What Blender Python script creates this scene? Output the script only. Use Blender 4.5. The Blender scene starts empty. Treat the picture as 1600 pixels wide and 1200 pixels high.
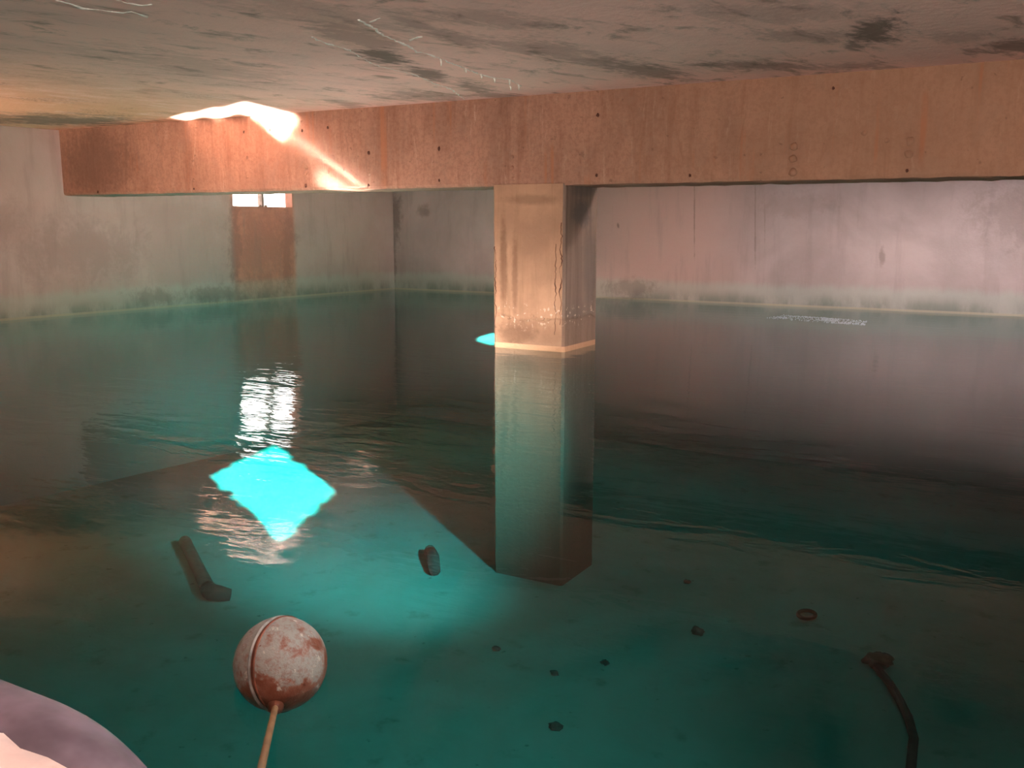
import bpy, bmesh, math, random
from mathutils import Vector, Matrix, noise as mnoise
from mathutils.geometry import tessellate_polygon

S = bpy.context.scene
COL = S.collection
R = math.radians
random.seed(4)

# ------------------------------------------------------------------ measures
H_CAM = 0.75          # eye above the water
CEIL = 1.447          # slab underside above the water
FLOOR = -1.42         # tank bottom below the water
BEAM_Y0, BEAM_Y1, BEAM_Z = 4.909, 5.36, 0.945
BACK_Y = 8.60
SILL_Y, SILL_Z = 0.338, 0.42
RIGHT_X = 6.0
SUN_AZ, SUN_EL = 54.6, 22.0    # sunlight travels left of +Y and down

# ------------------------------------------------------------------ camera
cam = bpy.data.cameras.new('camera'); camo = bpy.data.objects.new('camera', cam); COL.objects.link(camo)
cam.sensor_fit = 'HORIZONTAL'; cam.sensor_width = 36.0; cam.lens = 1500 / 1600 * 36.0
cam.clip_start = 0.02
camo.location = (0, 0, H_CAM)
camo.rotation_euler = (math.pi / 2 - math.atan(255 / 1500), 0, R(30))
S.camera = camo

# ------------------------------------------------------------------ view, world, lights
S.view_settings.view_transform = 'Standard'; S.view_settings.look = 'None'
S.view_settings.exposure = 0.0; S.view_settings.gamma = 1.0
S.view_settings.use_curve_mapping = False
S.cycles.max_bounces = 12; S.cycles.diffuse_bounces = 5; S.cycles.glossy_bounces = 4
S.cycles.transparent_max_bounces = 16; S.cycles.volume_bounces = 2
S.cycles.use_denoising = True; S.cycles.sample_clamp_indirect = 40.0

w = bpy.data.worlds.new('daylight'); S.world = w; w.use_nodes = True
bg = w.node_tree.nodes['Background']; bg.inputs['Color'].default_value = (1.0, 0.95, 0.92, 1); bg.inputs['Strength'].default_value = 5.0

def aim(o, d):
    o.rotation_euler = Vector(d).to_track_quat('-Z', 'Y').to_euler()

def sun_dir(up=False):
    a, e = R(SUN_AZ), R(SUN_EL)
    return Vector((-math.sin(a) * math.cos(e), math.cos(a) * math.cos(e), math.sin(e) * (1 if up else -1)))

def area(name, loc, d, sx, sy, power, color=(1, 1, 1), spread=180.0, xaxis=None):
    l = bpy.data.lights.new(name, 'AREA'); l.shape = 'RECTANGLE'; l.size = sx; l.size_y = sy
    l.energy = power; l.color = color; l.spread = R(spread)
    o = bpy.data.objects.new(name, l); COL.objects.link(o); o.location = loc
    z = -Vector(d).normalized()
    if xaxis is None:
        aim(o, d)
    else:
        x = (Vector(xaxis) - z * Vector(xaxis).dot(z)).normalized(); y = z.cross(x)
        o.rotation_euler = Matrix((x, y, z)).transposed().to_euler()
    return o

sl = bpy.data.lights.new('sun', 'SUN'); sl.energy = 1300; sl.angle = R(0.5); sl.color = (1.0, 0.86, 0.80)
so = bpy.data.objects.new('sun', sl); COL.objects.link(so); aim(so, sun_dir()); so.location = (6, -4, 6)

# daylight through the hatches and access opening behind the photographer, plus added fill lamps
area('sky_over_hatch', (0.25, 1.6, CEIL + 0.16), (-0.1, 0.15, -1), 1.3, 1.3, 2.5, (0.92, 0.96, 1.0))
gl_ = bpy.data.lights.new('floor_pool_spot', 'SPOT'); gl_.energy = 33000; gl_.spot_size = R(24); gl_.spot_blend = 1.0; gl_.shadow_soft_size = 0.10  # added spot under the ceiling, pools light on the tank floor
go_ = bpy.data.objects.new('floor_pool_spot', gl_); COL.objects.link(go_); go_.location = (1.0, 1.9, CEIL - 0.03); aim(go_, (-.875, .50, -.420))
area('floor_fill_wide', (0.25, 1.6, CEIL + 0.05), (-3.7, 1.9, -2.7), 0.6, 0.3, 32, (1.0, 0.98, 0.95), 64)  # added wide fill that lifts the rest of the floor
area('sky_at_access_opening', (0.5, -0.75, 0.72), (-0.3, 1, 0.34), 1.9, 0.6, 92, (1.0, 0.94, 0.90), 150)
area('fill_low_right', (5.7, 2.6, 0.9), (-1, 0.25, 0.05), 1.2, 0.5, 50, (1.0, 0.86, 0.76), 140)  # added fill from the right, the wall there has no opening
area('fill_left_ceiling', (-6.75, 2.2, 0.75), (0.55, 0.6, 0.55), 0.5, 0.3, 42, (1.0, 0.72, 0.55), 130)  # added warm lamp that brightens the left ceiling
area('sky_over_rear_hatch', (-1.05, 5.85, CEIL + 0.06), (-0.7, 0.4, -0.8), 0.7, 0.2, 62, (1.0, 0.94, 0.91), 140)
area('fill_rear_right', (5.7, 6.6, 0.95), (-6.58, 2.0, -0.47), 0.35, 0.35, 20, (0.86, 0.90, 1.0), 17)  # added narrow lamp that makes the glow on the back wall
# added narrow lamps standing in for sunlight thrown back up by the still water
_a, _e = R(SUN_AZ), R(SUN_EL)
D2 = sun_dir(True); GU = Vector((math.cos(_a), math.sin(_a), 0)); GV = GU.cross(D2)
if GV.z < 0: GV = -GV
def glint(name, quad, power, dist, spread=1.5, color=(1, 0.97, 0.95)):
    """rectangle given by corner p, far corner along the long side q, width vector n, in (u, v) across the reflected ray"""
    p, q, n = [Vector(v) for v in quad]
    c = (p + q) / 2 + n / 2
    pos = GU * c.x + GV * c.y
    long = (q - p)
    pos = pos + D2 * ((dist - pos.z) / D2.z)
    return area(name, pos, D2, long.length, n.length, power, color, spread, GU * long.x + GV * long.y)
glint('glint_lamp_ceiling', ((1.03, -0.93), (1.44, -1.135), (-0.12, -0.137)), 13, 0.42)
glint('glint_lamp_ceiling', ((0.91, -1.067), (1.10, -1.162), (-0.12, -0.137)), 7, 0.42)
glint('glint_lamp_ceiling', ((0.79, -1.204), (0.91, -1.264), (-0.10, -0.115)), 3, 0.42)
glint('glint_lamp_beam', ((1.36, -1.10), (1.84, -1.33), (-0.09, -0.17)), 0.5, 0.42, 4)
glint('glint_lamp_streak', ((1.40, -1.225), (1.79, -1.378), (-0.010, -0.026)), 0.5, 0.42)
glint('glint_lamp_under_beam', ((1.52, -1.37), (1.82, -1.44), (-0.02, -0.09)), 1.2, 0.42, 3)

# ------------------------------------------------------------------ node helpers
class NT:
    def __init__(s, name):
        s.m = bpy.data.materials.new(name); s.m.use_nodes = True
        s.t = s.m.node_tree; s.t.nodes.clear()
        s.out = s.t.nodes.new('ShaderNodeOutputMaterial')
    def n(s, typ, **kw):
        x = s.t.nodes.new(typ)
        for k, v in kw.items(): setattr(x, k, v)
        return x
    def link(s, a, b): s.t.links.new(a, b)
    def put(s, sock, v):
        if hasattr(v, 'is_output') or isinstance(v, bpy.types.NodeSocket): s.link(v, sock)
        else: sock.default_value = v
    def math(s, op, a, b=0.0, c=0.0, clamp=False):
        x = s.n('ShaderNodeMath', operation=op, use_clamp=clamp)
        s.put(x.inputs[0], a); s.put(x.inputs[1], b)
        if op in ('MULTIPLY_ADD',): s.put(x.inputs[2], c)
        return x.outputs[0]
    def pos(s):
        return s.n('ShaderNodeTexCoord').outputs['Object']
    def xyz(s, v):
        x = s.n('ShaderNodeSeparateXYZ'); s.put(x.inputs[0], v); return x.outputs
    def comb(s, a, b, c):
        x = s.n('ShaderNodeCombineXYZ')
        for i, v in enumerate((a, b, c)): s.put(x.inputs[i], v)
        return x.outputs[0]
    def scale(s, v, sc, off=(0, 0, 0)):
        x = s.n('ShaderNodeMapping'); s.put(x.inputs['Vector'], v)
        x.inputs['Scale'].default_value = sc; x.inputs['Location'].default_value = off; return x.outputs[0]
    def noise(s, v, sc, det=5.0, rough=0.55, dist=0.0):
        x = s.n('ShaderNodeTexNoise'); s.put(x.inputs['Vector'], v)
        x.inputs['Scale'].default_value = sc; x.inputs['Detail'].default_value = det
        x.inputs['Roughness'].default_value = rough; x.inputs['Distortion'].default_value = dist
        return x.outputs[0]
    def step(s, v, lo, hi, to0=0.0, to1=1.0):
        x = s.n('ShaderNodeMapRange', interpolation_type='SMOOTHSTEP'); s.put(x.inputs[0], v)
        x.inputs[1].default_value = lo; x.inputs[2].default_value = hi
        x.inputs[3].default_value = to0; x.inputs[4].default_value = to1
        return x.outputs[0]
    def mix(s, f, a, b, mode='MIX'):
        x = s.n('ShaderNodeMix', data_type='RGBA', blend_type=mode)
        s.put(x.inputs[0], f)
        for i, v in ((6, a), (7, b)):
            s.put(x.inputs[i], v if not isinstance(v, tuple) else (*v[:3], 1.0))
        return x.outputs[2]
    def bump(s, h, strength, dist=0.01):
        x = s.n('ShaderNodeBump'); s.put(x.inputs['Height'], h)
        x.inputs['Strength'].default_value = strength; x.inputs['Distance'].default_value = dist
        return x.outputs[0]
    def principled(s, color, rough=0.9, normal=None, metallic=0.0, spec=0.3):
        x = s.n('ShaderNodeBsdfPrincipled')
        s.put(x.inputs['Base Color'], color if not isinstance(color, tuple) else (*color, 1.0))
        s.put(x.inputs['Roughness'], rough); s.put(x.inputs['Metallic'], metallic)
        x.inputs['Specular IOR Level'].default_value = spec
        if normal is not None: s.link(normal, x.inputs['Normal'])
        s.link(x.outputs[0], s.out.inputs['Surface']); return x
    def stains(s, color, u, v, spots, dark, ragged, amount=0.6):
        """soft-edged ragged dirt and other dark marks: each (u, v, 2x2 matrix, strength)"""
        total = None
        for (u0, v0, a, b, c, d, st) in spots:
            p = s.math('MULTIPLY_ADD', u, a, 0); p = s.math('MULTIPLY_ADD', v, b, p); p = s.math('ADD', p, -(u0 * a + v0 * b))
            q = s.math('MULTIPLY_ADD', u, c, 0); q = s.math('MULTIPLY_ADD', v, d, q); q = s.math('ADD', q, -(u0 * c + v0 * d))
            r2 = s.math('MULTIPLY_ADD', p, p, s.math('MULTIPLY', q, q))
            r = s.math('ADD', s.math('SQRT', r2), ragged)
            k = s.math('MULTIPLY', s.step(r, 0.35, 1.35, 1.0, 0.0), st)
            total = k if total is None else s.math('MAXIMUM', total, k)
        return s.mix(s.math('MULTIPLY', total, amount), color, dark), total

def simple(name, color, rough=0.8, metallic=0.0, var=0.3, scale=20.0, bump=0.2):
    t = NT(name); p = t.pos()
    n = t.noise(p, scale, 4)
    c2 = tuple(max(0, c * (1 - var)) for c in color)
    t.principled(t.mix(t.step(n, .35, .65), color, c2), rough, t.bump(n, bump, .005), metallic); return t.m

CEIL_STAINS=[(-2.636,3.448,5.804,5.811,8.169,-0.54,1.0),(-2.762,3.99,5.467,4.967,8.025,-0.077,0.9),(-2.445,3.053,1.881,2.822,6.897,1.077,0.55),(-2.808,4.459,5.83,4.415,8.115,-0.414,0.7),(-2.88,4.844,4.5,3.521,6.438,-4.079,0.6),(-2.11,2.925,4.828,5.711,14.804,0.817,0.45),(-2.144,3.288,2.928,3.751,10.328,-1.186,0.5),(-1.844,3.015,2.45,2.047,5.329,-4.382,0.38),(-1.812,4.332,3.251,1.791,5.634,-1.405,0.75),(-1.89,4.075,3.358,2.47,7.707,-3.362,0.6),(-1.95,3.698,2.183,1.953,5.249,-1.751,0.45),(-0.714,3.964,10.683,2.127,-1.033,-3.679,1.0),(-0.83,4.208,18.624,4.688,9.285,-6.505,0.8),(-1.295,4.522,2.692,1.298,5.203,-6.351,0.65),(-0.941,4.726,5.946,2.431,0.653,-9.687,0.5),(-0.281,4.541,7.127,1.068,1.152,-5.458,0.8),(-0.97,3.89,3.975,1.617,5.102,-5.082,0.45),(-0.443,4.24,8.233,1.865,3.908,-6.769,0.35),(-6.254,4.438,0.827,1.386,1.745,-1.663,1.0),(-3.55,3.263,1.053,1.65,3.486,-0.428,0.3),(-2.317,2.621,1.682,2.23,5.024,-1.308,0.3),(-0.961,3.404,2.836,1.134,3.213,-4.852,0.3),(-3.889,4.716,3.734,4.113,12.967,3.137,0.5),(-3.257,4.626,2.648,2.203,4.433,-2.209,0.5)]
BEAM_MARKS=[(-6.498,1.183,2.222,-0.247,-0.097,-3.355,0.9),(-6.333,1.202,34.248,-3.643,-0.117,-3.832,0.7),(-6.153,1.196,35.1,-3.541,-0.118,-3.88,0.7),(-2.269,1.112,5.885,0.101,-0.218,-6.486,0.18),(-1.229,1.093,20.093,0.977,-0.228,-6.468,0.2),(-0.68,1.044,16.426,1.071,-0.244,-7.605,0.2),(-2.941,1.171,28.961,-0.094,-0.168,-4.58,0.16),(-1.554,1.152,16.762,0.651,-0.179,-4.476,0.23),(-3.606,1.195,51.63,-1.21,-0.159,-4.327,0.2)]  # first entries darken the left end, the others are stains
PILLAR_STAINS=[(-2.707,0.869,4.862,0.019,-0.369,-34.641,0.51),(-2.791,0.09,6.651,0.009,0.767,-13.109,1.27),(-2.577,0.091,10.929,0.083,0.994,-16.699,0.51),(-2.891,0.508,38.174,-0.064,0.07,-3.308,0.77),(-2.813,0.435,46.321,0.03,0.105,-3.795,0.68)]
PRIGHT_STAINS=[(5.125,0.787,6.747,0.19,0.069,-12.343,1.0),(5.146,0.926,5.695,0.165,0.61,-22.771,0.7),(5.239,0.467,11.092,0.351,-0.147,-3.468,0.5),(5.098,0.21,7.614,0.203,-0.871,-10.533,0.3)]
BACK_STAINS=[(-6.437,0.819,12.839,-0.324,-0.009,-2.883,1.0),(-6.473,0.437,22.868,-0.587,0.035,-2.367,0.8),(-6.052,0.852,10.908,-0.203,-0.072,-14.767,0.7),(-1.376,0.469,39.328,2.405,0.202,-11.701,0.7),(-3.027,0.75,135.841,4.507,0.0,-3.114,0.7),(-2.46,0.694,144.681,6.199,0.01,-2.941,0.6),(-2.378,0.778,146.335,6.485,-0.007,-4.455,0.4),(-3.648,0.112,3.812,0.085,0.399,-11.599,0.7),(-0.387,0.775,3.269,0.256,-0.007,-4.027,0.5),(-2.13,0.888,3.077,0.15,-0.073,-9.097,0.3),(-3.787,0.702,68.142,1.373,-16.91,-41.557,1.0)]
LEFT_STAINS=[(6.513,0.515,12.465,-0.81,-0.051,-2.25,0.8),(6.816,0.508,2.872,-0.176,-0.046,-2.049,0.55),(7.117,0.47,12.371,-0.71,-0.054,-2.123,0.7),(5.64,0.099,4.118,-0.311,-0.886,-12.984,0.7),(6.289,0.084,3.146,-0.212,-0.795,-12.17,0.7),(5.043,0.523,1.779,-0.148,-0.1,-3.935,0.35),(4.403,0.68,4.836,-0.443,-0.04,-4.743,0.3)]

# ------------------------------------------------------------------ materials
def mat_ceiling():
    t = NT('ceiling_concrete'); p = t.pos(); x, y, z = t.xyz(p)
    # the slab was cast on sheets: soft streaks run across towards the beam
    ang = t.n('ShaderNodeMapping'); t.put(ang.inputs['Vector'], p); ang.inputs['Rotation'].default_value = (0, 0, R(12))
    st = t.scale(ang.outputs[0], (1.7, 0.8, 1))
    n1 = t.noise(st, 1.6, 6, .6); n2 = t.noise(st, 4.5, 6, .65, .6); n3 = t.noise(p, 26, 6, .6)
    c = t.mix(t.step(n1, .35, .68), (.84, .47, .39), (.72, .42, .355))
    c = t.mix(t.step(n2, .52, .72), c, (.36, .22, .17))
    warm = t.step(x, -5.6, -3.4, 1.0, 0.0)  # left end tinted rust orange, partly the warm light there painted in
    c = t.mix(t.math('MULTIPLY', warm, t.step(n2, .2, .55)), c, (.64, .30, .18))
    n4 = t.noise(t.scale(ang.outputs[0], (6, 1.6, 1)), 2.6, 6, .7, .5)
    rag = t.math('MULTIPLY_ADD', n3, 1.4, -0.7); rag = t.math('ADD', rag, t.math('MULTIPLY_ADD', n4, 3.4, -1.7))
    c, k = t.stains(c, x, y, CEIL_STAINS, (.075, .055, .042), rag, .78)
    # rusty granular band at the left
    gb = t.math('MULTIPLY', t.step(t.noise(t.scale(p, (1, 1, 1)), 60, 3), .45, .6), t.step(n1, .5, .62))
    gb = t.math('MULTIPLY', gb, warm)
    c = t.mix(t.math('MULTIPLY', gb, .6), c, (.20, .085, .04))
    h = t.math('MULTIPLY_ADD', n2, .5, t.math('MULTIPLY', n3, .5))
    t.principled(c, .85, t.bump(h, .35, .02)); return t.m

def mat_beam(name, spots, coord, light=(.38, .19, .125), dark=(.22, .10, .06), right=False):
    t = NT(name); p = t.pos(); x, y, z = t.xyz(p)
    st = t.scale(p, (6, 6, .9)); n1 = t.noise(st, 1.7, 8, .7, .9)
    n2 = t.noise(t.scale(p, (1.2, 1.2, .9)), 2.2, 5, .55); n3 = t.noise(p, 30, 5, .6)
    n4 = t.noise(t.scale(p, (18, 18, 2.2)), 1.2, 6, .7, .8)
    c = t.mix(t.step(n2, .35, .65), light, tuple(l * .78 for l in light))
    c = t.mix(t.math('MULTIPLY', t.step(n1, .46, .70), .7), c, dark)
    n5 = t.noise(t.scale(p, (10, 10, 1.6)), 1.6, 8, .75, .8)
    c = t.mix(t.math('MULTIPLY', t.step(n5, .57, .68), .38), c, tuple(v * .6 for v in dark))
    c = t.mix(t.math('MULTIPLY', t.step(n4, .56, .72), .4), c, (.60, .38, .28))
    ox = t.step(x, -3.2, -0.6); c = t.mix(t.math('MULTIPLY', t.step(t.noise(p, 48, 6, .75), .42, .62), .38), c, tuple(v * .8 for v in dark))
    c = t.mix(t.math('MULTIPLY', t.step(t.noise(t.scale(p, (4, 4, 3)), 2.0, 7, .7, .8), .5, .64), .35), c, (.24, .14, .10))
    ox = ox; c = t.mix(t.math('MULTIPLY', ox, .5), c, (.32, .165, .09))
    rust = t.math('MULTIPLY', t.step(t.noise(t.scale(p, (14, 14, .4)), 1.3, 4), .55, .7), t.step(n2, .45, .6))
    c = t.mix(t.math('MULTIPLY', rust, .7), c, (.36, .13, .06))
    rag = t.math('ADD', t.math('MULTIPLY_ADD', n3, 1.0, -.5), t.math('MULTIPLY_ADD', n1, 1.0, -.5))
    c, k = t.stains(c, {'x': x, 'y': y}[coord], z, spots, (.12, .06, .04), rag, .75)
    pit = t.step(t.noise(p, 22, 2), .68, .72)
    c = t.mix(t.math('MULTIPLY', pit, .45), c, (.15, .08, .05))
    h = t.math('MULTIPLY_ADD', n1, .6, t.math('MULTIPLY', n3, .4))
    h = t.math('SUBTRACT', h, t.math('MULTIPLY', pit, .4))
    t.principled(c, .85, t.bump(h, .5, .015)); return t.m

def mat_pillar():
    t = NT('pillar_concrete'); p = t.pos(); x, y, z = t.xyz(p)
    st = t.scale(p, (11, 11, .5)); n1 = t.noise(st, 1.8, 7, .65, .3)
    n2 = t.noise(p, 3.2, 5, .6); n3 = t.noise(p, 34, 5, .65)
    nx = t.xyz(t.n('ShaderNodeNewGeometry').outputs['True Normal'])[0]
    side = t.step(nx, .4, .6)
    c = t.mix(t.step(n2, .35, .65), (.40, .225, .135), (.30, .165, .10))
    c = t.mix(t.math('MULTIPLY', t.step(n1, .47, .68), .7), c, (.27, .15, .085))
    cs = t.mix(t.step(n1, .4, .65), (.20, .13, .095), (.14, .09, .065))  # right face gets a darker colour, its shade painted in
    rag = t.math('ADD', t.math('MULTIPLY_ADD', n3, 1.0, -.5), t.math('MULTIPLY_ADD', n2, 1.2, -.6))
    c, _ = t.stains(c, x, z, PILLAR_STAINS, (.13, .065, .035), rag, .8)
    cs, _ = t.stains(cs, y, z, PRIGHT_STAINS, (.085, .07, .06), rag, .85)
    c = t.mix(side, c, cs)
    # peeled render around the foot and old tide lines
    tide = t.math('ADD', z, t.math('MULTIPLY_ADD', n2, .16, -.08))
    c = t.mix(t.step(tide, .17, .20, .38, 0.0), c, (.20, .105, .06))
    c = t.mix(t.math('MULTIPLY', t.step(z, .035, .03), t.step(z, -.05, -.03)), c, (.46, .25, .14))
    flakes = t.math('MULTIPLY', t.step(t.noise(p, 40, 4), .6, .66), t.step(t.math('ABSOLUTE', t.math('SUBTRACT', tide, .2)), .09, .02))
    c = t.mix(t.math('MULTIPLY', flakes, .8), c, (.58, .42, .32))
    # dark and grey below the surface, underwater shade put into the colour
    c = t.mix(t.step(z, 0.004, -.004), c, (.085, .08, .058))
    h = t.math('MULTIPLY_ADD', n1, .5, t.math('MULTIPLY', n3, .5)); h = t.math('ADD', h, t.step(tide, .17, .19, 0, .8))
    t.principled(c, .85, t.bump(h, .6, .015)); return t.m

def mat_wall(name, spots, coord, c1, c2, warm, wx):
    t = NT(name); p = t.pos(); x, y, z = t.xyz(p); u = {'x': x, 'y': y}[coord]
    n1 = t.noise(p, 1.3, 5, .55, .4); n2 = t.noise(t.scale(p, (6, 6, .8)), 1.5, 5, .6); n3 = t.noise(p, 24, 5, .6)
    c = t.mix(t.step(n1, .33, .66), c1, c2)
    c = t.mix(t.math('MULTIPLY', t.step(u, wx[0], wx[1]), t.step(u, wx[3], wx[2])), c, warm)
    c = t.mix(t.math('MULTIPLY', t.step(n2, .5, .7), .3), c, tuple(v * .55 for v in c1))
    rag = t.math('ADD', t.math('MULTIPLY_ADD', n3, 1.2, -.6), t.math('MULTIPLY_ADD', t.noise(t.scale(p, (3, 3, 2)), 2.2, 6, .7, .6), 2.4, -1.2))
    # tide marks: pale algae band, dark wet line, thin scum line at the water
    zz = t.math('ADD', z, t.math('MULTIPLY_ADD', n2, .10, -.05))
    c = t.mix(t.math('MULTIPLY', t.step(zz, .23, .15), .4), c, (.30, .31, .24))
    dk = t.math('MULTIPLY', t.step(zz, .15, .02), t.step(t.noise(t.scale(p, (2.5, 2.5, 1)), 1.6, 6, .65), .38, .62))
    c = t.mix(t.math('MULTIPLY', dk, .6), c, (.10, .10, .075))
    c = t.mix(t.math('MULTIPLY', t.step(z, .022, .016), .7), c, (.36, .27, .18))
    c, _ = t.stains(c, u, z, spots, (.11, .065, .05), rag, .7)
    c = t.mix(t.step(z, 0.003, -.003), c, (.24, .26, .22))
    h = t.math('MULTIPLY_ADD', n2, .4, t.math('MULTIPLY', n3, .6))
    t.principled(c, .9, t.bump(h, .3, .01)); return t.m

def mat_floor():
    t = NT('tank_floor'); p = t.pos()
    n1 = t.noise(p, .9, 5, .6, .5); n2 = t.noise(p, 5, 5, .6); n3 = t.noise(p, 14, 3)
    c = t.mix(t.step(n1, .3, .7), (.30, .32, .28), (.22, .25, .21))
    c = t.mix(t.math('MULTIPLY', t.step(n2, .58, .72), .5), c, (.12, .14, .11))
    c = t.mix(t.math('MULTIPLY', t.step(n3, .68, .76), .6), c, (.06, .07, .055))
    t.principled(c, .95, t.bump(n2, .3, .03)); return t.m

def mat_water():
    t = NT('water'); p = t.pos()
    x, y, z = t.xyz(p)
    q = t.n('ShaderNodeMapping'); t.put(q.inputs['Vector'], p); q.inputs['Rotation'].default_value = (0, 0, R(-30))
    q.inputs['Scale'].default_value = (1.0, 2.6, 1.0)
    n1 = t.noise(q.outputs[0], 3.0, 3, .5, .6); n2 = t.noise(q.outputs[0], 9.0, 2, .5, .4)
    h = t.math('MULTIPLY_ADD', n1, 1.0, t.math('MULTIPLY', n2, .22))
    # a patch of livelier ripples in front of the vent, the rest nearly still
    d = t.math('SQRT', t.math('ADD', t.math('POWER', t.math('ADD', x, 2.6), 2), t.math('POWER', t.math('SUBTRACT', y, 3.2), 2)))
    amp = t.step(d, .4, 2.6, 1.0, .30)
    b = t.bump(t.math('MULTIPLY', h, amp), .16, .03)
    lw = t.n('ShaderNodeLayerWeight'); lw.inputs['Blend'].default_value = .5; t.link(b, lw.inputs['Normal'])
    fr = t.math('MULTIPLY_ADD', t.math('POWER', lw.outputs['Facing'], 5.0), .98, .02)
    gl = t.n('ShaderNodeBsdfGlossy'); gl.inputs['Roughness'].default_value = .02; t.link(b, gl.inputs['Normal'])
    tr = t.n('ShaderNodeBsdfTransparent')
    mx = t.n('ShaderNodeMixShader'); t.link(fr, mx.inputs[0]); t.link(tr.outputs[0], mx.inputs[1]); t.link(gl.outputs[0], mx.inputs[2])
    t.link(mx.outputs[0], t.out.inputs['Surface'])
    ab = t.n('ShaderNodeVolumeAbsorption'); ab.inputs['Color'].default_value = (0.0, .68, .685, 1); ab.inputs['Density'].default_value = .90
    t.link(ab.outputs[0], t.out.inputs['Volume'])
    return t.m

def mat_copper():
    t = NT('patinated_copper'); p = t.pos()
    n1 = t.noise(p, 22, 6, .65, .4); n2 = t.noise(p, 70, 5, .7); x, y, z = t.xyz(p)
    c = t.mix(t.step(n1, .35, .6), (.17, .06, .032), (.25, .125, .085))
    pat = t.step(t.math('ADD', n1, t.math('ADD', t.math('MULTIPLY_ADD', n2, .5, -.25), t.math('MULTIPLY_ADD', t.step(x, .008, -.012), .13, t.math('MULTIPLY', z, 2.2)))), .46, .62)
    c = t.mix(pat, c, (.27, .315, .295))
    fine = t.step(t.noise(p, 95, 6, .75), .48, .60); c = t.mix(t.math('MULTIPLY', fine, .45), c, (.20, .095, .065))
    spots = t.step(t.noise(p, 45, 4, .7), .60, .70)
    c = t.mix(spots, c, (.48, .52, .48))
    c = t.mix(t.step(t.noise(p, 58, 3), .67, .72), c, (.13, .04, .02))
    t.principled(c, t.mix(pat, (.32, .32, .32), (.7, .7, .7)), t.bump(n2, .5, .004), 0.0, .5); return t.m

M_ceiling = mat_ceiling(); M_beam = mat_beam('beam_concrete', BEAM_MARKS, 'x'); M_pillar = mat_pillar()
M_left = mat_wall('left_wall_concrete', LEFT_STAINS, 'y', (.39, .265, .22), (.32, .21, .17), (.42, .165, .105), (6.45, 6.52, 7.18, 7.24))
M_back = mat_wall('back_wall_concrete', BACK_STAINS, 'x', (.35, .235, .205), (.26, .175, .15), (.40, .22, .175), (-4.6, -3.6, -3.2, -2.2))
M_front = mat_wall('front_wall_concrete', [(0, 0, 4, 0, 0, 4, .1)], 'x', (.34, .26, .21), (.28, .21, .17), (.34, .26, .21), (0, 1, 2, 3))
M_floor = mat_floor(); M_water = mat_water(); M_copper = mat_copper()
M_sill = simple('sill_mortar', (.86, .78, .74), .95, 0, .18, 30, .6)
M_patina = simple('pale_verdigris', (.36, .42, .40), .7, 0, .5, 40, .4)
M_copper_bare = simple('bare_copper', (.22, .09, .055), .35, 0, .5, 40, .4)
M_brass = simple('dull_brass_rod', (.27, .19, .10), .5, 0, .35, 25, .2)
M_pipe = simple('grey_plastic', (.17, .17, .225), .45, 0, .55, 11, .15)
M_lime = simple('lime_crust', (.75, .66, .58), .9, 0, .2, 60, .6)
M_rust = simple('rust', (.10, .035, .02), .9, 0, .4, 80, .4)
M_sunk = simple('sunken_iron', (.035, .04, .035), .9, 0, .5, 12, .5)
M_stone = simple('sunken_stone', (.07, .085, .07), .95, 0, .4, 20, .5)
M_dust = simple('floating_scum', (.58, .56, .60), .6, 0, .2, 60, .2)
M_frame = simple('vent_mullion', (.45, .34, .28), .9, 0, .3, 20, .3)

# ------------------------------------------------------------------ mesh helpers
def link(name, bm, mat, parent=None, smooth=False):
    me = bpy.data.meshes.new(name); bm.normal_update(); bm.to_mesh(me); bm.free()
    o = bpy.data.objects.new(name, me); COL.objects.link(o)
    if mat: me.materials.append(mat)
    if smooth:
        for f in me.polygons: f.use_smooth = True
    if parent: o.parent = parent
    return o

def tag(o, label=None, cat=None, group=None, kind=None):
    if label: o['label'] = label
    if cat: o['category'] = cat
    if group: o['group'] = group
    if kind: o['kind'] = kind
    return o

def empty(name, loc):
    o = bpy.data.objects.new(name, None); COL.objects.link(o); o.location = loc; o.empty_display_size = .1; return o

def box(bm, x0, x1, y0, y1, z0, z1):
    vs = [bm.verts.new(c) for c in ((x0, y0, z0), (x1, y0, z0), (x1, y1, z0), (x0, y1, z0), (x0, y0, z1), (x1, y0, z1), (x1, y1, z1), (x0, y1, z1))]
    for f in ((3, 2, 1, 0), (4, 5, 6, 7), (0, 1, 5, 4), (1, 2, 6, 5), (2, 3, 7, 6), (3, 0, 4, 7)):
        bm.faces.new([vs[i] for i in f])

def plate(outline, holes, z0, z1, tf=lambda x, y, z: (x, y, z)):
    """solid plate with holes, between z0 and z1"""
    bm = bmesh.new(); loops = [[Vector((x, y, 0)) for x, y in l] for l in [outline] + holes]
    flat = [v for l in loops for v in l]
    lo = [bm.verts.new(tf(v.x, v.y, z0)) for v in flat]; hi = [bm.verts.new(tf(v.x, v.y, z1)) for v in flat]
    for t in tessellate_polygon(loops):
        bm.faces.new([lo[i] for i in t]); bm.faces.new([hi[i] for i in reversed(t)])
    k = 0
    for l in loops:
        n = len(l)
        for i in range(n):
            a, b = k + i, k + (i + 1) % n
            bm.faces.new((lo[a], lo[b], hi[b], hi[a]))
        k += n
    bmesh.ops.recalc_face_normals(bm, faces=bm.faces[:]); return bm

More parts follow.
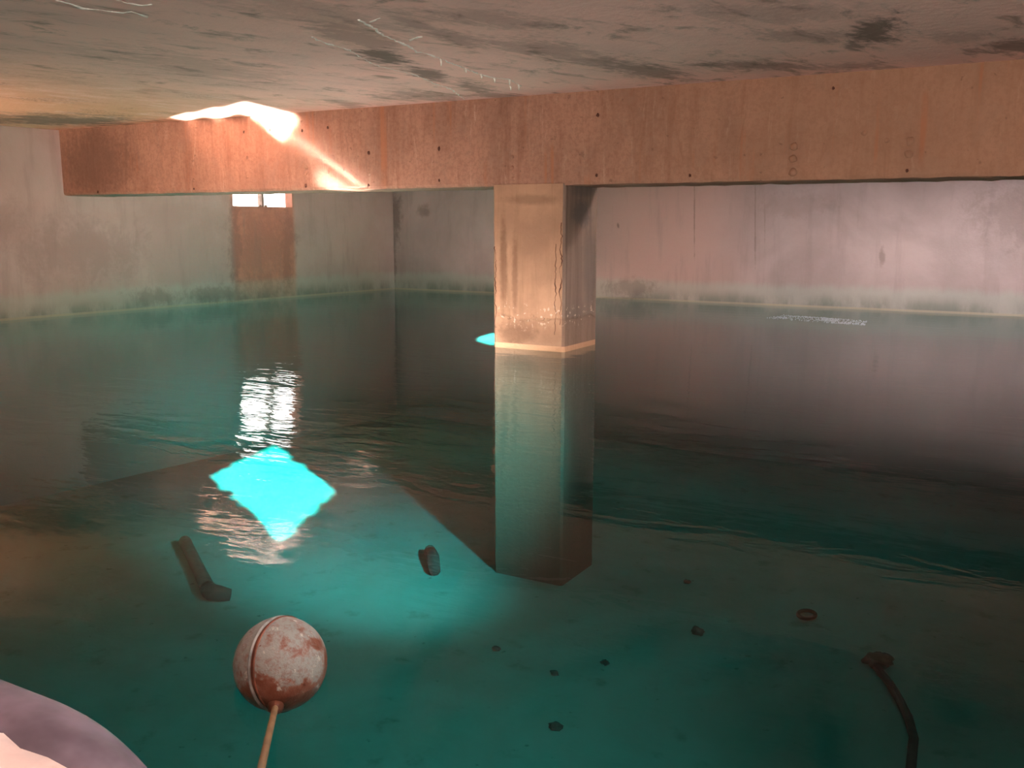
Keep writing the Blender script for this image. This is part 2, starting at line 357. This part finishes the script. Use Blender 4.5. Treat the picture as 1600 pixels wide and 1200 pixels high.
def tube(bm, pts, rad, seg=16, cap=True):
    pts = [Vector(p) for p in pts]; rings = []
    rads = rad if isinstance(rad, (list, tuple)) else [rad] * len(pts)
    t0 = (pts[1] - pts[0]).normalized(); up = Vector((0, 0, 1)) if abs(t0.z) < .9 else Vector((1, 0, 0))
    nrm = t0.cross(up).normalized()
    for i, p in enumerate(pts):
        t = (pts[min(i + 1, len(pts) - 1)] - pts[max(i - 1, 0)]).normalized()
        nrm = (nrm - t * nrm.dot(t)).normalized(); bi = t.cross(nrm)
        rings.append([bm.verts.new(p + (nrm * math.cos(2 * math.pi * k / seg) + bi * math.sin(2 * math.pi * k / seg)) * rads[i]) for k in range(seg)])
    for a, b in zip(rings, rings[1:]):
        for k in range(seg): bm.faces.new((a[k], a[(k + 1) % seg], b[(k + 1) % seg], b[k]))
    if cap:
        bm.faces.new(rings[0][::-1]); bm.faces.new(rings[-1])

def blob(bm, c, r, seed, sub=2, rough=.35, sq=(1, 1, 1)):
    tmp = bmesh.ops.create_icosphere(bm, subdivisions=sub, radius=1.0)['verts']
    for v in tmp:
        d = v.co.normalized(); k = 1 + rough * mnoise.noise(d * 1.8 + Vector((seed, seed * 2.3, 0)))
        v.co = Vector((d.x * sq[0], d.y * sq[1], d.z * sq[2])) * r * k + Vector(c)

# ------------------------------------------------------------------ the tank
X_L0, X_L1 = -7.02, -6.47          # the left wall is a little out of square
def xl(y): return X_L0 + (y - 4.0) / (BACK_Y - 4.0) * (X_L1 - X_L0)
OUT = [(xl(-1.2), -1.2), (RIGHT_X, -1.2), (RIGHT_X, BACK_Y), (xl(BACK_Y), BACK_Y)]

def grow(pts, d=.3):
    return [(OUT[0][0] - d, -1.2 - d), (RIGHT_X + d, -1.2 - d), (RIGHT_X + d, BACK_Y + d), (OUT[3][0] - d, BACK_Y + d)]
hatch_main = [(-.46, 1.53), (-.83, 2.69), (.80, 1.68), (1.29, .53)]
def ragged(poly, amp, seed):
    out = []
    for a, b in zip(poly, poly[1:] + poly[:1]):
        a, b = Vector(a), Vector(b); n = max(3, int((b - a).length / .035)); nn = Vector((-(b - a).y, (b - a).x)).normalized()
        for i in range(n):
            p = a.lerp(b, i / n); e = min(i, n - i) / n * 4
            p += nn * amp * min(1, e) * (mnoise.noise(Vector((p.x * 7, p.y * 7, seed))) + .6 * mnoise.noise(Vector((p.x * 21, p.y * 21, seed + 5))))
            out.append((p.x, p.y))
    return out
hatch_main = ragged(hatch_main, .075, 2)
hatch_rear = [(-1.508, 5.796), (-1.429, 5.904), (-.923, 5.995), (-.513, 5.757), (-1.182, 5.729)]
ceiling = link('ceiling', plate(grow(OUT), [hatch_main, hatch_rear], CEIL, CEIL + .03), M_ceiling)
tag(ceiling, kind='structure')
floor = link('floor', plate(grow(OUT), [], FLOOR - .2, FLOOR), M_floor); tag(floor, kind='structure')

# left wall with the vent opening
bm = bmesh.new()
WIN = (6.502, 7.197, .885, 1.372)
def wall_tf(a, b, c): return (xl(a) + c, a, b)
wl = link('wall_left', plate([(-1.4, FLOOR), (BACK_Y + .25, FLOOR), (BACK_Y + .25, CEIL), (-1.4, CEIL)],
     [[(WIN[0], WIN[2]), (WIN[1], WIN[2] - .006), (WIN[1], WIN[3]), (WIN[0], WIN[3])]], -.09, 0, wall_tf), M_left)
bm.free(); tag(wl, kind='structure')
bm = bmesh.new(); box(bm, OUT[3][0] - .25, RIGHT_X + .25, BACK_Y, BACK_Y + .25, FLOOR, CEIL)
tag(link('wall_back', bm, M_back), kind='structure')
bm = bmesh.new(); box(bm, RIGHT_X, RIGHT_X + .25, -1.4, BACK_Y, FLOOR, CEIL)
tag(link('wall_right', bm, M_front), kind='structure')
# near wall under, beside and behind the access opening
bm = bmesh.new()
box(bm, OUT[0][0], RIGHT_X, -1.2, SILL_Y - .012, FLOOR, SILL_Z - .05)
box(bm, OUT[0][0], -1.6, -1.2, SILL_Y - .012, SILL_Z - .05, CEIL); box(bm, 2.2, RIGHT_X, -1.2, SILL_Y - .012, SILL_Z - .05, CEIL)
box(bm, -1.6, 2.2, -1.4, -1.2, SILL_Z - .05, CEIL)
tag(link('wall_front', bm, M_front), kind='structure')

# sill: rough pale mortar bed with a crumbled front edge
bm = bmesh.new(); nx, ny = 150, 10; g = []
for i in range(nx + 1):
    x = -1.6 + 3.8 * i / nx; row = []
    edge = SILL_Y + .006 * mnoise.noise(Vector((x * 30, 0, 3))) + .005 * mnoise.noise(Vector((x * 75, 5, 0)))
    for j in range(ny + 1):
        f = j / ny; y = -.6 + (edge + .6) * (f ** .35)
        z = SILL_Z + .004 * mnoise.noise(Vector((x * 22, y * 22, 0))) - (.006 if j == ny else 0)
        row.append(bm.verts.new((x, y, z)))
    row.append(bm.verts.new((x, edge - .004, SILL_Z - .055)))
    g.append(row)
for a, b in zip(g, g[1:]):
    for j in range(len(a) - 1): bm.faces.new((a[j], b[j], b[j + 1], a[j + 1]))
tag(link('trim_1', bm, M_sill, smooth=True), label='pale rough mortar sill of the access opening', kind='structure')

# vent: mullion and lintel stub in the opening
wn = empty('window_1', (xl(6.85), 6.85, WIN[2])); tag(wn, kind='structure')
def child(name, bm, mat, root, smooth=False):
    o = link(name, bm, mat, root, smooth); o.matrix_parent_inverse = Matrix.Translation(-root.location); return o
bm = bmesh.new(); yw = 6.872
box(bm, xl(yw) - .085, xl(yw) - .03, yw - .013, yw + .013, WIN[2] - .004, WIN[3]); child('mullion', bm, M_frame, wn)
for k, dy in enumerate((-.03, .045)):
    bm = bmesh.new(); blob(bm, (xl(yw) - .04, yw + dy, WIN[2] + .004), .014, k + 3, 2, .4); child('mortar_lump', bm, M_frame, wn, True)

# ------------------------------------------------------------------ beam and pillar
bm = bmesh.new()
nx = 260; x0, x1 = -6.93, RIGHT_X; prof = []
for i in range(nx + 1):
    x = x0 + (x1 - x0) * i / nx
    j = .006 * mnoise.noise(Vector((x * 9, 2, 0))) + .004 * mnoise.noise(Vector((x * 31, 0, 4)))
    k = .006 * mnoise.noise(Vector((x * 12, 7, 0)))
    prof.append([bm.verts.new(c) for c in ((x, BEAM_Y0, CEIL), (x, BEAM_Y0, BEAM_Z + .02), (x, BEAM_Y0 + .006, BEAM_Z + .004 + j),
                 (x, BEAM_Y0 + .025, BEAM_Z + k), (x, BEAM_Y1 - .02, BEAM_Z + k), (x, BEAM_Y1, BEAM_Z + .02), (x, BEAM_Y1, CEIL))])
for a, b in zip(prof, prof[1:]):
    for j in range(len(a) - 1): bm.faces.new((a[j], b[j], b[j + 1], a[j + 1]))
bmesh.ops.recalc_face_normals(bm, faces=bm.faces[:])
beam = link('concrete_beam', bm, M_beam); beam['label'] = 'long rust-streaked concrete beam under the ceiling, carried by the pillar'; beam['category'] = 'beam'

DOTS= [(-4.939,1.346),(-4.699,1.348),(-4.418,1.331),(-4.2,1.341),(-5.451,0.975),(-6.499,0.968),(-4.401,0.979),(-3.874,1.17),(-3.88,0.969),(-3.343,0.99),(-2.295,1.317),(-2.297,0.996),(-1.76,0.984),(-1.054,1.377),(-0.698,0.981),(-3.34,1.178)]
BLIST= [(-1.23,1.111),(-1.23,1.053),(-1.227,0.988),(-5.448,1.175),(-5.453,1.037),(-4.92,1.176),(-4.928,1.048),(-4.39,1.094),(-4.393,1.048),(-3.878,1.04),(-0.693,1.117),(-0.695,1.056),(-0.795,1.124),(-0.901,1.161),(-2.834,1.11),(-2.834,1.052),(-2.826,0.99)]
for k, (x, z) in enumerate(DOTS):
    bm = bmesh.new(); blob(bm, (x, BEAM_Y0, z), random.uniform(.006, .0105), k, 2, .6, (1, .7, 1.3)); link('rusty_nail_stub', bm, M_rust, beam, True)
for k, (x, z) in enumerate(BLIST):
    bm = bmesh.new(); blob(bm, (x, BEAM_Y0, z), .020 if k < 3 or 9 < k < 12 else .013, k + 40, 2, .35, (1, .5, 1))
    link('lime_blister', bm, M_beam, beam, True)

bm = bmesh.new(); PX0, PX1, PY0, PY1 = -2.965, -2.487, 4.906, 5.346
nz = 60; rings = []
for i in range(nz + 1):
    z = FLOOR + (BEAM_Z + .012 - FLOOR) * i / nz; r = []
    for (cx_, cy_, sx, sy) in ((PX0, PY0, -1, -1), (PX1, PY0, 1, -1), (PX1, PY1, 1, 1), (PX0, PY1, -1, 1)):
        w_ = .007 * mnoise.noise(Vector((z * 9, cx_ * 3, cy_))) + .004 * mnoise.noise(Vector((z * 30, cx_, cy_ * 5)))
        for q in ((0, 1), (1, 0)) if sx * sy > 0 else ((1, 0), (0, 1)):
            r.append(bm.verts.new((cx_ - sx * (.014 * q[0] + abs(w_) * .6), cy_ - sy * (.014 * q[1] + abs(w_) * .2), z)))
    rings.append(r)
for a, b in zip(rings, rings[1:]):
    for k in range(8): bm.faces.new((a[k], a[(k + 1) % 8], b[(k + 1) % 8], b[k]))
bm.faces.new(rings[-1]); bm.faces.new(rings[0][::-1])
bmesh.ops.recalc_face_normals(bm, faces=bm.faces[:])
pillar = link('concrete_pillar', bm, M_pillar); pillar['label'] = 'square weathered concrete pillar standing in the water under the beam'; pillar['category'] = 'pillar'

# hairline cracks running down near the pillar's front corner and along its left edge
for k, (cx0, zs) in enumerate(((-2.545, (.62, .10)), (-2.512, (.74, .16)), (-2.945, (.60, .12)))):
    bm = bmesh.new(); n = 46; pts = []; rad = []
    for i in range(n + 1):
        z = zs[0] + (zs[1] - zs[0]) * i / n
        pts.append((cx0 + .014 * mnoise.noise(Vector((z * 16, k * 7, 0))) + .008 * mnoise.noise(Vector((z * 55, k, 3))), PY0 + .0005, z))
        rad.append(max(.0008, .0022 + .003 * mnoise.noise(Vector((z * 12, 5, k)))))
    tube(bm, pts, rad, 6); link('crack', bm, M_rust, pillar, True)
# chipped lumps where the render broke away above the water
for k in range(16):
    x = random.uniform(PX0 + .03, PX1 - .03); bm = bmesh.new()
    blob(bm, (x, PY0 + .002, .185 + .02 * mnoise.noise(Vector((x * 14, 0, 0))) + random.uniform(-.012, .012)), random.uniform(.005, .012), k + 70, 2, .5, (1.5, .5, .8))
    link('render_flake', bm, M_pillar, pillar, True)

# ------------------------------------------------------------------ lime crusts along the ceiling cracks
CR = [[(-2.233,2.791),(-2.272,2.911),(-2.336,3.071),(-2.362,3.178),(-2.388,3.308),(-2.44,3.433),(-2.429,3.512),(-2.451,3.631),(-2.484,3.793),(-2.517,3.969),(-2.539,4.119),(-2.54,4.241),(-2.496,4.291),(-2.577,4.564)],
 [(-2.592,2.953),(-2.634,3.068),(-2.658,3.254),(-2.733,3.43),(-2.803,3.609),(-2.817,3.796),(-2.821,3.956),(-2.916,4.258),(-2.953,4.462),(-3.148,4.906)],
 [(-2.882,2.073),(-2.888,2.133),(-2.91,2.187),(-2.885,2.247),(-2.863,2.306),(-2.818,2.308),(-2.832,2.372),(-2.838,2.404)],
 [(-2.719,2.168),(-2.714,2.213),(-2.705,2.261),(-2.657,2.267)], [(-2.235,2.853),(-2.179,2.822),(-2.141,2.807)], [(-2.306,3.195),(-2.235,3.159),(-2.2,3.165)]]
for ci, path in enumerate(CR):
    bm = bmesh.new(); pts = []; rad = []
    for (a, b) in zip(path, path[1:]):
        n = max(2, int((Vector(a) - Vector(b)).length / .012))
        for i in range(n):
            f = i / n; x = a[0] + (b[0] - a[0]) * f; y = a[1] + (b[1] - a[1]) * f
            jx = .012 * mnoise.noise(Vector((x * 40, y * 40, ci)))
            k = mnoise.noise(Vector((x * 14, y * 14, 9 + ci)))
            pts.append((x + jx, y, CEIL)); rad.append(max(.0012, (.0035 if ci != 1 else .002) + .006 * k))
    tube(bm, pts, rad, 7); link('lime_crust', bm, M_lime, ceiling, True)
# hanging lime drips where the main crack nears the beam
for k, (x, y) in enumerate([(-2.45, 3.62), (-2.50, 3.90), (-2.54, 4.10), (-2.55, 4.24), (-2.50, 4.30), (-2.56, 4.50), (-2.62, 4.52)]):
    bm = bmesh.new(); l = .018 + .014 * random.random()
    tube(bm, [(x, y, CEIL + .002), (x + .004, y, CEIL - l * .5), (x + .002, y + .003, CEIL - l)], [.006, .0045, .002], 7); link('lime_drip', bm, M_lime, ceiling, True)

# ------------------------------------------------------------------ water
wy = SILL_Y - .016
bm = plate([(xl(wy) - .004, wy), (RIGHT_X + .004, wy), (RIGHT_X + .004, BACK_Y + .004), (xl(BACK_Y) - .004, BACK_Y + .004)],
           [[(PX0 + .03, PY0 + .03), (PX1 - .03, PY0 + .03), (PX1 - .03, PY1 - .03), (PX0 + .03, PY1 - .03)]], FLOOR - .004, 0)
water = link('water', bm, M_water); tag(water, 'still clear turquoise water filling the concrete tank', 'water', None, 'stuff')

# ------------------------------------------------------------------ ball float
BC = Vector((-1.080, 1.102, .025)); BR = .0765
root = empty('ball_float', BC); tag(root, 'round copper ball float with pale patina bobbing on the water', 'float')
ax = Vector((.977, .104, .186)).normalized()     # axis across the soldered seam
def frame(a):
    u = a.cross(Vector((0, 0, 1))).normalized(); return u, a.cross(u)
U_, V_ = frame(ax)
off = .04 * BR                                # the seam stands left of the middle as seen
def lathe(profile, axis, seg=64):
    bm = bmesh.new(); u, v = frame(axis); rings = []
    for (s, r) in profile:
        rings.append([bm.verts.new(axis * s + (u * math.cos(2 * math.pi * k / seg) + v * math.sin(2 * math.pi * k / seg)) * max(r, .0003)) for k in range(seg)])
    for a, b in zip(rings, rings[1:]):
        for k in range(seg): bm.faces.new((a[k], a[(k + 1) % seg], b[(k + 1) % seg], b[k]))
    bm.faces.new(rings[0]); bm.faces.new(rings[-1]); bmesh.ops.recalc_face_normals(bm, faces=bm.faces[:]); return bm
def arc(s0, s1, n=26):
    out = []
    for i in range(n + 1):
        a0, a1 = math.acos(max(-1, min(1, s0 / BR))), math.acos(max(-1, min(1, s1 / BR))); a = a0 + (a1 - a0) * i / n
        out.append((BR * math.cos(a), BR * math.sin(a)))
    return out
link('shell_half', lathe(arc(-BR, off - .003), ax), M_copper, root, True)
link('shell_half', lathe(arc(off + .003, BR), ax), M_copper, root, True)
rs = math.sqrt(BR ** 2 - off ** 2)
link('seam_groove', lathe([(off - .004, rs - .004), (off - .003, rs - .002), (off + .003, rs - .002), (off + .004, rs - .004)], ax), M_copper_bare, root, True)
for dz in (-.0045, .0050):
    rr = math.sqrt(BR ** 2 - (off + dz) ** 2)
    link('seam_lip', lathe([(off + dz - .0022, rr - .002), (off + dz - .0015, rr + .0016), (off + dz + .0015, rr + .0016), (off + dz + .0022, rr - .002)], ax), M_patina if dz < 0 else M_copper_bare, root, True)
bm = bmesh.new(); d_ = Vector((.0, -.62, -.30)).normalized()
# float arm: leaves the ball at the water and climbs to the valve under the sill
P0 = Vector((-1.042, 1.048, -.016)) - BC; P1 = Vector((-.793, .769, .10)) - BC; PK = P0 + (P1 - P0) * 1.3; P2 = Vector((-.40, .40, .24)) - BC
tube(bm, [P0 * .85, P0, P0 + (P1 - P0) * .5, P1, PK, Vector((-.43, .53, .20)) - BC, P2], .0052, 12); link('float_arm', bm, M_brass, root, True)
bm = bmesh.new(); dd = (P1 - P0).normalized()
tube(bm, [P0 - dd * .012, P0 + dd * .004, P0 + dd * .012, P0 + dd * .02], [.014, .013, .009, .006], 12); link('arm_socket', bm, M_copper_bare, root, True)

# valve body the arm ends in (below the sill, just out of the picture)
ve = BC + P2
vr = empty('float_valve', (ve.x, SILL_Y, ve.z)); tag(vr, 'brass float valve on the near wall below the sill, where the ball float arm ends', 'valve')
bm = bmesh.new(); tube(bm, [(ve.x, SILL_Y - .02, ve.z), (ve.x, SILL_Y + .02, ve.z), (ve.x, ve.y + .012, ve.z)], [.016, .016, .012], 14); child('valve_body', bm, M_brass, vr, True)

# ------------------------------------------------------------------ grey pipe bend beside the sill
pr = empty('pipe_bend', (-.9, .40, .30)); tag(pr, 'smooth grey plastic pipe bend in the lower left corner beside the pale sill', 'pipe')
PCX, PCZ, PRAD, PT, PYC = -.682, .172, .150, .056, .408
pts = [(-1.25, PYC, PCZ + PRAD), (-1.0, PYC, PCZ + PRAD), (-.8, PYC, PCZ + PRAD)]
for i in range(25):
    a = math.pi / 2 - math.pi / 2 * i / 24
    pts.append((PCX + PRAD * math.cos(a), PYC, PCZ + PRAD * math.sin(a)))
pts += [(PCX + PRAD, PYC, .05), (PCX + PRAD, PYC, -.35)]
bm = bmesh.new(); tube(bm, pts, PT, 28); child('pipe', bm, M_pipe, pr, True)
bm = bmesh.new(); tube(bm, [(-1.08, PYC, PCZ + PRAD), (-1.075, PYC, PCZ + PRAD), (-1.02, PYC, PCZ + PRAD), (-1.015, PYC, PCZ + PRAD)], [PT, PT + .008, PT + .008, PT], 28); child('socket_collar', bm, M_pipe, pr, True)

# ------------------------------------------------------------------ sunken things on the tank floor
Z = FLOOR
pb = empty('sunken_pipe', (-5.1, 4.33, Z)); tag(pb, 'dark iron pipe length lying on the tank floor, left below the bright sun patch', 'pipe')
a = Vector((-4.985, 4.245, Z + .055)); b = Vector((-4.15, 3.69, Z + .055))
bm = bmesh.new(); tube(bm, [a, a.lerp(b, .03), a.lerp(b, .3), a.lerp(b, .7), b], [.036, .040, .039, .040, .044], 16); child('shaft', bm, M_sunk, pb, True)
bm = bmesh.new(); tube(bm, [b + Vector((-.05, .033, 0)), b + Vector((.02, .0, 0)), b + Vector((.06, .02, -.005)), b + Vector((.11, .055, -.015))], [.046, .05, .047, .034], 16); child('elbow', bm, M_sunk, pb, True)
bk = empty('sunken_post', (-3.4, 4.85, Z)); tag(bk, 'short dark stub with a pale end lying on the floor by the pillar shadow', 'block')
bm = bmesh.new(); tube(bm, [(-3.44, 4.90, Z + .045), (-3.36, 4.81, Z + .05), (-3.24, 4.66, Z + .04)], [.042, .045, .036], 9); child('stub_body', bm, M_sunk, bk, True)
bm = bmesh.new(); tube(bm, [(-3.468, 4.932, Z + .048), (-3.436, 4.896, Z + .048)], [.036, .040], 9); child('stub_end', bm, M_stone, bk, True)
# ring
bm = bmesh.new(); rc = Vector((-1.10, 5.17, Z + .02))
pts = [rc + Vector((.045 * math.cos(2 * math.pi * i / 40), .06 * math.sin(2 * math.pi * i / 40), 0)) for i in range(41)]
tube(bm, pts, .011, 10, False); rg = link('sunken_ring', bm, M_sunk, None, True)
tag(rg, 'small dark ring lying on the tank floor, right of the pillar foot', 'ring')
# hose
bm = bmesh.new()
hp = [(-.652, 4.69), (-.571, 4.547), (-.508, 4.406), (-.445, 4.244), (-.403, 4.085), (-.389, 3.923), (-.372, 3.749), (-.40, 3.5)]
tube(bm, [(x, y, Z + .022) for x, y in hp], .02, 10); tag(link('sunken_hose', bm, M_sunk, None, True), 'dark hose snaking over the tank floor at the lower right', 'hose')
rocks = [((-.655, 4.76), .055, 'dark lump at the far end of the sunken hose'),
         ((-2.38, 3.965), .018, 'small dark stone on the floor, leftmost of those before the pillar'),
         ((-2.0, 3.874), .017, 'small dark stone below the pillar foot, between its two neighbours'),
         ((-1.834, 4.097), .018, 'small dark stone on the floor, right of the pair before the pillar'),
         ((-1.762, 3.429), .024, 'dark stone at the bottom middle of the picture, nearest of all stones'),
         ((-1.852, 5.338), .018, 'small dark stone farthest back, right of the pillar foot'),
         ((-1.554, 4.668), .030, 'broad dark stone between the pillar foot and the sunken hose')]
for k, ((x, y), r, lab) in enumerate(rocks):
    bm = bmesh.new(); blob(bm, (x, y, Z + r * .5), r, k * 3 + 1, 3, .6, (1.2, .9, .7))
    tag(link('sunken_stone', bm, M_stone, None, True), lab, 'stone', 'stones on the tank floor')

# ------------------------------------------------------------------ floating scum: a band of pale specks near the back wall
bm = bmesh.new(); quad = [Vector((-2.03, 7.47)), Vector((-1.25, 7.27)), Vector((-1.30, 7.66)), Vector((-1.97, 7.80))]
for k in range(2600):
    u, v = random.random(), random.random() ** .8
    p = quad[0].lerp(quad[1], u).lerp(quad[3].lerp(quad[2], u), v)
    if random.random() < .35 or random.random() < .75 and mnoise.noise(Vector((p.x * 6, p.y * 9, 0))) < .1: continue
    r = random.uniform(.002, .0048); a0 = random.random() * 6
    top = [bm.verts.new((p.x + r * math.cos(a0 + i * 1.2566), p.y + r * math.sin(a0 + i * 1.2566) * random.uniform(.7, 1.1), .0005)) for i in range(5)]
    pk = bm.verts.new((p.x, p.y, .003 + r * .5))
    for i in range(5): bm.faces.new((top[i], top[(i + 1) % 5], pk))
tag(link('floating_scum', bm, M_dust), 'thin band of pale glittering specks floating before the back wall', 'scum', None, 'stuff')
